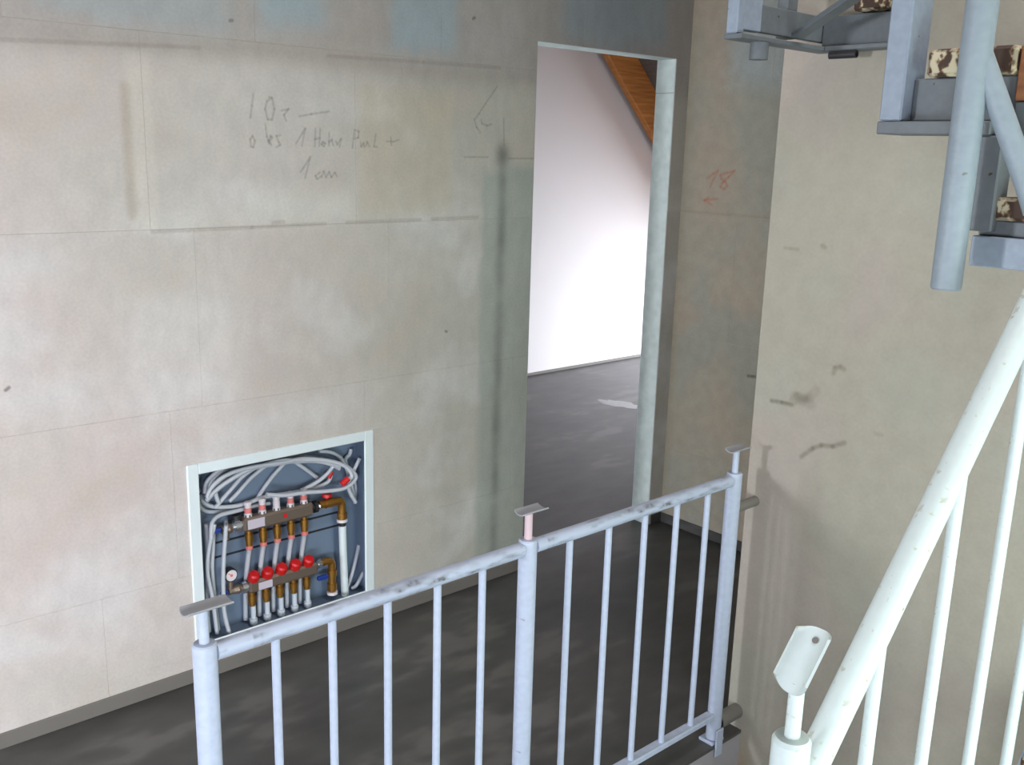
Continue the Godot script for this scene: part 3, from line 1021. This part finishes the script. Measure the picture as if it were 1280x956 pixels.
func build_manifold() -> void:
	var c := thing("manifold_cabinet", "open white framed heating cabinet set into the block wall", "cabinet", Vector3(1.461, 0.09, 0))
	var x0 := 1.130
	var x1 := 1.792
	var y0 := 0.09
	var y1 := 0.711
	var st := mb()
	box(st, Vector3(x0 + 0.01, y0 + 0.01, -0.0995), Vector3(x1 - 0.01, y1 - 0.01, -0.094))
	obj("back_panel", st, M.cabinet, c)
	for e in [[x0 + 0.01, x0 + 0.012, y0 + 0.01, y1 - 0.01], [x1 - 0.012, x1 - 0.01, y0 + 0.01, y1 - 0.01], [x0 + 0.012, x1 - 0.012, y1 - 0.012, y1 - 0.01], [x0 + 0.012, x1 - 0.012, y0 + 0.01, y0 + 0.012]]:
		st = mb()
		box(st, Vector3(e[0], e[2], -0.094), Vector3(e[1], e[3], -0.002))
		obj("side_panel", st, M.cabinet, c)
	for e in [[x0, x0 + 0.036, y0, y1], [x1 - 0.036, x1, y0, y1], [x0 + 0.036, x1 - 0.036, y1 - 0.034, y1], [x0 + 0.036, x1 - 0.036, y0, y0 + 0.034]]:
		st = mb()
		box(st, Vector3(e[0], e[2], -0.002), Vector3(e[1], e[3], 0.006), 0.0025)
		obj("frame_member", st, M.frame, c)
	for y in [0.402, 0.353]:
		st = mb()
		box(st, Vector3(1.225, y - 0.0035, -0.094), Vector3(1.735, y + 0.0035, -0.0925))
		obj("mounting_slot", st, M.slot, c)

	var zc := -0.05
	var xs := [1.347, 1.397, 1.448, 1.499, 1.549]
	# upper bar with flow gauges
	var u := thing("heating_manifold", "upper manifold bar with clear flow gauges on top and brass outlets below", "manifold", Vector3(1.45, 0.44, zc), "heating manifolds in the cabinet")
	st = mb()
	box(st, Vector3(1.322, 0.438, zc - 0.019), Vector3(1.578, 0.484, zc + 0.019), 0.007)
	obj("manifold_bar", st, M.nickel, u)
	st = mb()
	box(st, Vector3(1.335, 0.446, zc + 0.0192), Vector3(1.395, 0.478, zc + 0.0212), 0.001)
	obj("sticker", st, M.sticker, u)
	st = mb()
	box(st, Vector3(1.462, 0.458, zc + 0.0192), Vector3(1.476, 0.470, zc + 0.0205), 0.0005)
	obj("red_mark", st, M.red, u)
	for k in 5:
		var x: float = xs[k]
		st = mb()
		lathe(st, Vector3(x, 0.484, zc), Vector3.UP, [[0.0, 0.0], [0.0, 0.013], [0.009, 0.013], [0.009, 0.0105], [0.011, 0.0105], [0.041, 0.0105], [0.041, 0.0125], [0.047, 0.0125], [0.050, 0.010], [0.050, 0.0]], 16)
		var fg := obj("flow_gauge", st, M.plastic, u)
		st = mb()
		lathe(st, Vector3(x, 0.484, zc), Vector3.UP, [[0.013, 0.0102], [0.013, 0.0112], [0.030, 0.0112], [0.030, 0.0102]], 16)
		obj("gauge_scale", st, M.pink if k != 2 else M.plastic, fg)
		st = mb()
		lathe(st, Vector3(x, 0.484, zc), Vector3.UP, [[0.0, 0.0132], [0.0, 0.0142], [0.008, 0.0142], [0.008, 0.0132]], 6)
		obj("hex_nut", st, M.chrome, fg)
		st = mb()
		lathe(st, Vector3(x, 0.438, zc), Vector3.DOWN, [[0.0, 0.0105], [0.012, 0.0105], [0.012, 0.0135], [0.038, 0.0135], [0.038, 0.011], [0.054, 0.011], [0.054, 0.0]], 12)
		var ol := obj("outlet", st, M.brass, u)
		st = mb()
		lathe(st, Vector3(x, 0.384, zc), Vector3.DOWN, [[0.0, 0.0], [0.0, 0.0118], [0.012, 0.0118], [0.012, 0.0]], 14)
		obj("collar", st, M.pink, ol)
	st = mb()
	lathe(st, Vector3(1.322, 0.461, zc), Vector3.LEFT, [[0.0, 0.016], [0.008, 0.016], [0.008, 0.023], [0.026, 0.023], [0.026, 0.014], [0.034, 0.014], [0.034, 0.0]], 8)
	obj("union_nut", st, M.chrome, u)
	st = mb()
	lathe(st, Vector3(1.288, 0.459, zc), Vector3.LEFT, [[0.0, 0.0], [0.0, 0.015], [0.012, 0.0175], [0.022, 0.013], [0.034, 0.013], [0.034, 0.0]], 14)
	tube(st, [Vector3(1.268, 0.459, zc), Vector3(1.268, 0.425, zc + 0.004)], 0.0105, 12)
	var vb := obj("drain_valve", st, M.nickel, u)
	st = mb()
	box(st, Vector3(1.222, 0.455, zc - 0.004), Vector3(1.254, 0.470, zc + 0.010), 0.004)
	obj("blue_handle", st, M.blue, vb)
	st = mb()
	lathe(st, Vector3(1.27, 0.474, zc), Vector3.UP, [[0.0, 0.008], [0.016, 0.008], [0.016, 0.0]], 10)
	obj("air_vent", st, M.chrome, vb)
	st = mb()
	tube(st, [Vector3(1.312, 0.478, zc - 0.012), Vector3(1.312, 0.494, zc - 0.012)], 0.017, 14)
	obj("vent_cap", st, M.black, vb)
	st = mb()
	lathe(st, Vector3(1.578, 0.461, zc), Vector3.RIGHT, [[0.0, 0.014], [0.006, 0.014], [0.006, 0.022], [0.018, 0.022], [0.018, 0.012]], 8)
	obj("union_nut", st, M.black, u)
	st = mb()
	lathe(st, Vector3(1.596, 0.458, zc), Vector3.RIGHT, [[0.0, 0.011], [0.010, 0.013], [0.012, 0.011]], 14)
	obj("end_fitting", st, M.chrome, u)
	st = mb()
	tube(st, [Vector3(1.606, 0.463, zc), Vector3(1.66, 0.463, zc), Vector3(1.688, 0.461, zc), Vector3(1.695, 0.452, zc), Vector3(1.696, 0.43, zc), Vector3(1.696, 0.398, zc)], 0.0145, 14)
	lathe(st, Vector3(1.63, 0.463, zc), Vector3.RIGHT, [[0.0, 0.014], [0.0, 0.018], [0.024, 0.018], [0.024, 0.014]], 8)
	lathe(st, Vector3(1.696, 0.414, zc), Vector3.DOWN, [[0.0, 0.014], [0.0, 0.018], [0.022, 0.018], [0.022, 0.014]], 8)
	var el := obj("brass_elbow", st, M.brass, u)
	st = mb()
	lathe(st, Vector3(1.638, 0.480, zc), Vector3.UP, [[0.0, 0.006], [0.008, 0.006], [0.008, 0.018], [0.018, 0.016], [0.018, 0.0]], 14)
	obj("red_handle", st, M.red, el)
	st = mb()
	lathe(st, Vector3(1.696, 0.393, zc), Vector3.DOWN, [[0.0, 0.0], [0.0, 0.019], [0.010, 0.019], [0.010, 0.0]], 14)
	obj("white_ring", st, M.plastic, el)
	st = mb()
	lathe(st, Vector3(1.697, 0.383, zc), Vector3.DOWN, [[0.0, 0.0], [0.0, 0.012], [0.016, 0.012], [0.016, 0.0]], 12)
	obj("black_sleeve", st, M.black, el)

	# lower bar with red actuator caps
	var l := thing("heating_manifold", "lower manifold bar with five red caps and a round gauge", "manifold", Vector3(1.45, 0.24, zc), "heating manifolds in the cabinet")
	st = mb()
	box(st, Vector3(1.335, 0.222, zc - 0.019), Vector3(1.590, 0.264, zc + 0.019), 0.007)
	obj("manifold_bar", st, M.nickel, l)
	st = mb()
	box(st, Vector3(1.365, 0.228, zc + 0.0192), Vector3(1.415, 0.254, zc + 0.0212), 0.001)
	obj("sticker", st, M.sticker, l)
	for k in 5:
		var x: float = xs[k] + 0.006
		st = mb()
		lathe(st, Vector3(x, 0.264, zc + 0.004), Vector3(0, 1, 0.5).normalized(), [[0.0, 0.015], [0.004, 0.0195], [0.024, 0.0185], [0.030, 0.014], [0.031, 0.0]], 16)
		obj("red_cap", st, M.red, l)
		st = mb()
		lathe(st, Vector3(x - 0.003, 0.222, zc), Vector3.DOWN, [[0.0, 0.011], [0.012, 0.011], [0.012, 0.014], [0.036, 0.014], [0.036, 0.0105], [0.050, 0.0105], [0.050, 0.0]], 12)
		obj("outlet", st, M.brass, l)
	st = mb()
	lathe(st, Vector3(1.335, 0.244, zc), Vector3.LEFT, [[0.0, 0.015], [0.006, 0.015], [0.006, 0.021], [0.020, 0.021], [0.020, 0.013]], 8)
	obj("union_nut", st, M.chrome, l)
	st = mb()
	lathe(st, Vector3(1.315, 0.244, zc), Vector3.LEFT, [[0.0, 0.012], [0.014, 0.016], [0.030, 0.012], [0.046, 0.012], [0.046, 0.0]], 14)
	tube(st, [Vector3(1.277, 0.244, zc), Vector3(1.277, 0.284, zc)], 0.009, 12)
	var vl := obj("drain_valve", st, M.nickel, l)
	st = mb()
	box(st, Vector3(1.240, 0.240, zc - 0.002), Vector3(1.266, 0.254, zc + 0.012), 0.004)
	obj("blue_handle", st, M.blue, vl)
	st = mb()
	lathe(st, Vector3(1.277, 0.302, zc), Vector3.BACK, [[-0.012, 0.0], [-0.012, 0.023], [0.008, 0.023], [0.012, 0.021], [0.012, 0.019], [0.010, 0.019]], 20)
	var ga := obj("pressure_gauge", st, M.black, l)
	st = mb()
	lathe(st, Vector3(1.277, 0.302, zc), Vector3.BACK, [[0.0095, 0.0195], [0.0105, 0.0195], [0.0105, 0.0]], 20)
	obj("gauge_dial", st, M.plastic, ga)
	st = mb()
	bar(st, Vector3(1.277, 0.302, zc + 0.0112), Vector3(1.267, 0.311, zc + 0.0112), 0.001, 0.0025, Vector3.UP)
	lathe(st, Vector3(1.277, 0.302, zc + 0.0106), Vector3.BACK, [[0.0, 0.005], [0.001, 0.005], [0.001, 0.0]], 10)
	obj("gauge_needle", st, M.pink, ga)
	st = mb()
	lathe(st, Vector3(1.590, 0.250, zc), Vector3.RIGHT, [[0.0, 0.012], [0.006, 0.012], [0.006, 0.016], [0.018, 0.016], [0.018, 0.010]], 8)
	obj("end_fitting", st, M.chrome, l)
	st = mb()
	tube(st, [Vector3(1.606, 0.252, zc), Vector3(1.630, 0.252, zc), Vector3(1.647, 0.249, zc), Vector3(1.652, 0.238, zc), Vector3(1.652, 0.20, zc), Vector3(1.652, 0.135, zc)], 0.0135, 14)
	for y in [0.215, 0.165]:
		lathe(st, Vector3(1.652, y, zc), Vector3.DOWN, [[0.0, 0.013], [0.0, 0.0175], [0.022, 0.0175], [0.022, 0.013]], 8)
	var e2 := obj("brass_elbow", st, M.brass, l)
	st = mb()
	box(st, Vector3(1.592, 0.190, zc - 0.004), Vector3(1.634, 0.206, zc + 0.012), 0.004)
	obj("blue_handle", st, M.blue, e2)
	st = mb()
	lathe(st, Vector3(1.652, 0.134, zc), Vector3.DOWN, [[0.0, 0.0], [0.0, 0.019], [0.010, 0.019], [0.010, 0.0]], 14)
	obj("white_ring", st, M.plastic, e2)

	# pipes dropping from the outlets
	var upper_where := ["far left", "second", "middle", "fourth", "far right"]
	for k in 5:
		st = mb()
		var x: float = xs[k]
		var zz := zc - 0.03
		tube(st, spline([x * 1000, 372, x * 1000, 350, x * 1000 + (-4), 300, x * 1000 - 8, 220, x * 1000 - 8, 112], [zc, zz], 5), 0.0080, 12)
		var p := obj("heating_pipe", st, M.pex)
		p.set_meta("label", ["white heating pipe below the leftmost outlet of the upper manifold", "white heating pipe below the second outlet of the upper manifold", "white heating pipe below the middle outlet of the upper manifold", "white heating pipe below the fourth outlet of the upper manifold", "white heating pipe below the rightmost outlet of the upper manifold"][k])
		p.set_meta("category", "pipe")
		p.set_meta("group", "pipes under the upper manifold")
	for k in 5:
		st = mb()
		var x: float = xs[k] + 0.004
		tube(st, [Vector3(x, 0.172, zc + 0.004), Vector3(x, 0.132, zc + 0.004), Vector3(x - 0.001, 0.103, zc + 0.006)], 0.0085, 12)
		lathe(st, Vector3(x - 0.001, 0.128, zc + 0.005), Vector3.DOWN, [[0.0, 0.008], [0.0, 0.013], [0.018, 0.013], [0.018, 0.008]], 12)
		var p := obj("heating_pipe", st, M.clear)
		p.set_meta("label", ["pale pipe end below the leftmost red capped outlet", "pale pipe end below the second red capped outlet", "pale pipe end below the middle red capped outlet", "pale pipe end below the fourth red capped outlet", "pale pipe end below the rightmost red capped outlet"][k])
		p.set_meta("category", "pipe")
		p.set_meta("group", "pipes under the lower manifold")
	st = mb()
	tube(st, [Vector3(1.697, 0.367, zc), Vector3(1.699, 0.25, zc), Vector3(1.704, 0.104, zc)], 0.0135, 16)
	var riser := obj("riser_pipe", st, M.frame)
	riser.set_meta("label", "thick straight white riser pipe under the upper brass elbow")
	riser.set_meta("category", "pipe")
	# loose coils
	var depth := [[-0.022, -0.03], [-0.034, -0.02], [-0.074, -0.068], [-0.084, -0.083], [-0.022, -0.080], [-0.062, -0.058], [-0.07, -0.072], [-0.082, -0.08], [-0.078, -0.083], [-0.06, -0.05], [-0.066, -0.072], [-0.08, -0.082], [-0.05, -0.062], [-0.055, -0.066], [-0.035, -0.05], [-0.022, -0.026], [-0.06, -0.075], [-0.075, -0.08], [-0.055, -0.066], [-0.048, -0.04], [-0.05, -0.055], [-0.06, -0.064], [-0.066, -0.07], [-0.045, -0.05]]
	for k in HOSES.size():
		st = mb()
		tube(st, spline(HOSES[k], depth[k], 6), 0.0068, 10)
		var h := obj("heating_hose", st, M.pex)
		h.set_meta("label", HOSE_LABELS[k])
		h.set_meta("category", "hose")
		h.set_meta("group", "loose heating hoses in the cabinet")
		if k == 1 or k == 2:
			st = mb()
			if k == 1:
				tube(st, [Vector3(1.680, 0.530, -0.0202), Vector3(1.704, 0.546, -0.0205)], 0.0105, 12)
			else:
				tube(st, [Vector3(1.655, 0.545, -0.0682), Vector3(1.668, 0.565, -0.068)], 0.0092, 12)
			obj("red_end_cap", st, M.red, h)

func area(called: String, at: Vector3, to: Vector3, size: Vector2, e: float, c: Color) -> void:
	var a := AreaLight3D.new()
	a.name = called
	a.area_size = size
	a.light_energy = e
	a.light_color = c
	a.shadow_enabled = true
	a.area_range = 20.0
	a.area_attenuation = 2.0
	add_child(a, true)
	a.look_at_from_position(at, to, Vector3.UP if abs((to - at).normalized().y) < 0.9 else Vector3.RIGHT)

func _ready() -> void:
	# camera
	var cam := Camera3D.new()
	cam.name = "camera"
	cam.keep_aspect = Camera3D.KEEP_HEIGHT
	cam.fov = rad_to_deg(2.0 * atan(478.0 / 1221.72))
	cam.near = 0.05
	cam.far = 60.0
	add_child(cam, true)
	cam.transform = Transform3D(Basis(Vector3(0.749124, 0.026309, 0.661907), Vector3(0.133493, 0.972716, -0.189745), Vector3(-0.648839, 0.230503, 0.725173)), Vector3(0, 1.65, 2.711))
	cam.current = true
	# overcast sky through the windows
	var env := Environment.new()
	var sky_mat := ProceduralSkyMaterial.new()
	sky_mat.sky_top_color = Color(0.80, 0.88, 1.0)
	sky_mat.sky_horizon_color = Color(0.92, 0.95, 1.0)
	sky_mat.ground_horizon_color = Color(0.62, 0.62, 0.60)
	sky_mat.ground_bottom_color = Color(0.40, 0.40, 0.38)
	sky_mat.sky_energy_multiplier = 1.0
	var sky := Sky.new()
	sky.sky_material = sky_mat
	env.background_mode = Environment.BG_SKY
	env.sky = sky
	env.background_energy_multiplier = 1.5
	env.tonemap_mode = Environment.TONE_MAPPER_LINEAR
	env.tonemap_exposure = 1.08
	env.sdfgi_enabled = true
	env.ssao_enabled = true
	env.ssil_enabled = true
	var we := WorldEnvironment.new()
	we.name = "world_environment"
	we.environment = env
	add_child(we, true)
	# daylight entering through the three windows
	area("window_daylight", Vector3(-2.99, 1.25, 0.40), Vector3(0, 1.25, 0.40), Vector2(0.38, 0.40), 10.5, Color(0.94, 0.96, 1.0))
	area("window_daylight", Vector3(1.45, 0.70, 3.49), Vector3(1.45, 0.70, 0), Vector2(0.9, 1.3), 3.9, Color(0.93, 1.0, 0.97))
	area("window_daylight", Vector3(-1.4, 0.50, 3.49), Vector3(-1.4, 0.50, 0), Vector2(1.7, 0.8), 12.5, Color(0.92, 0.94, 1.0))
	area("roof_window_daylight", Vector3(7.497, 0.593, -1.2), Vector3(6.497, -0.407, -1.2), Vector2(1.1, 0.6), 27.0, Color(0.90, 0.94, 1.0))
	area("skylight_daylight", Vector3(1.75, 4.19, 2.40), Vector3(1.75, 0, 2.40), Vector2(0.8, 0.8), 5.0, Color(1.0, 0.97, 0.98))

	make_materials()
	build_setting()
	build_guard()
	build_puddle()
	build_stair_rail()
	build_upper_stair()
	build_manifold()
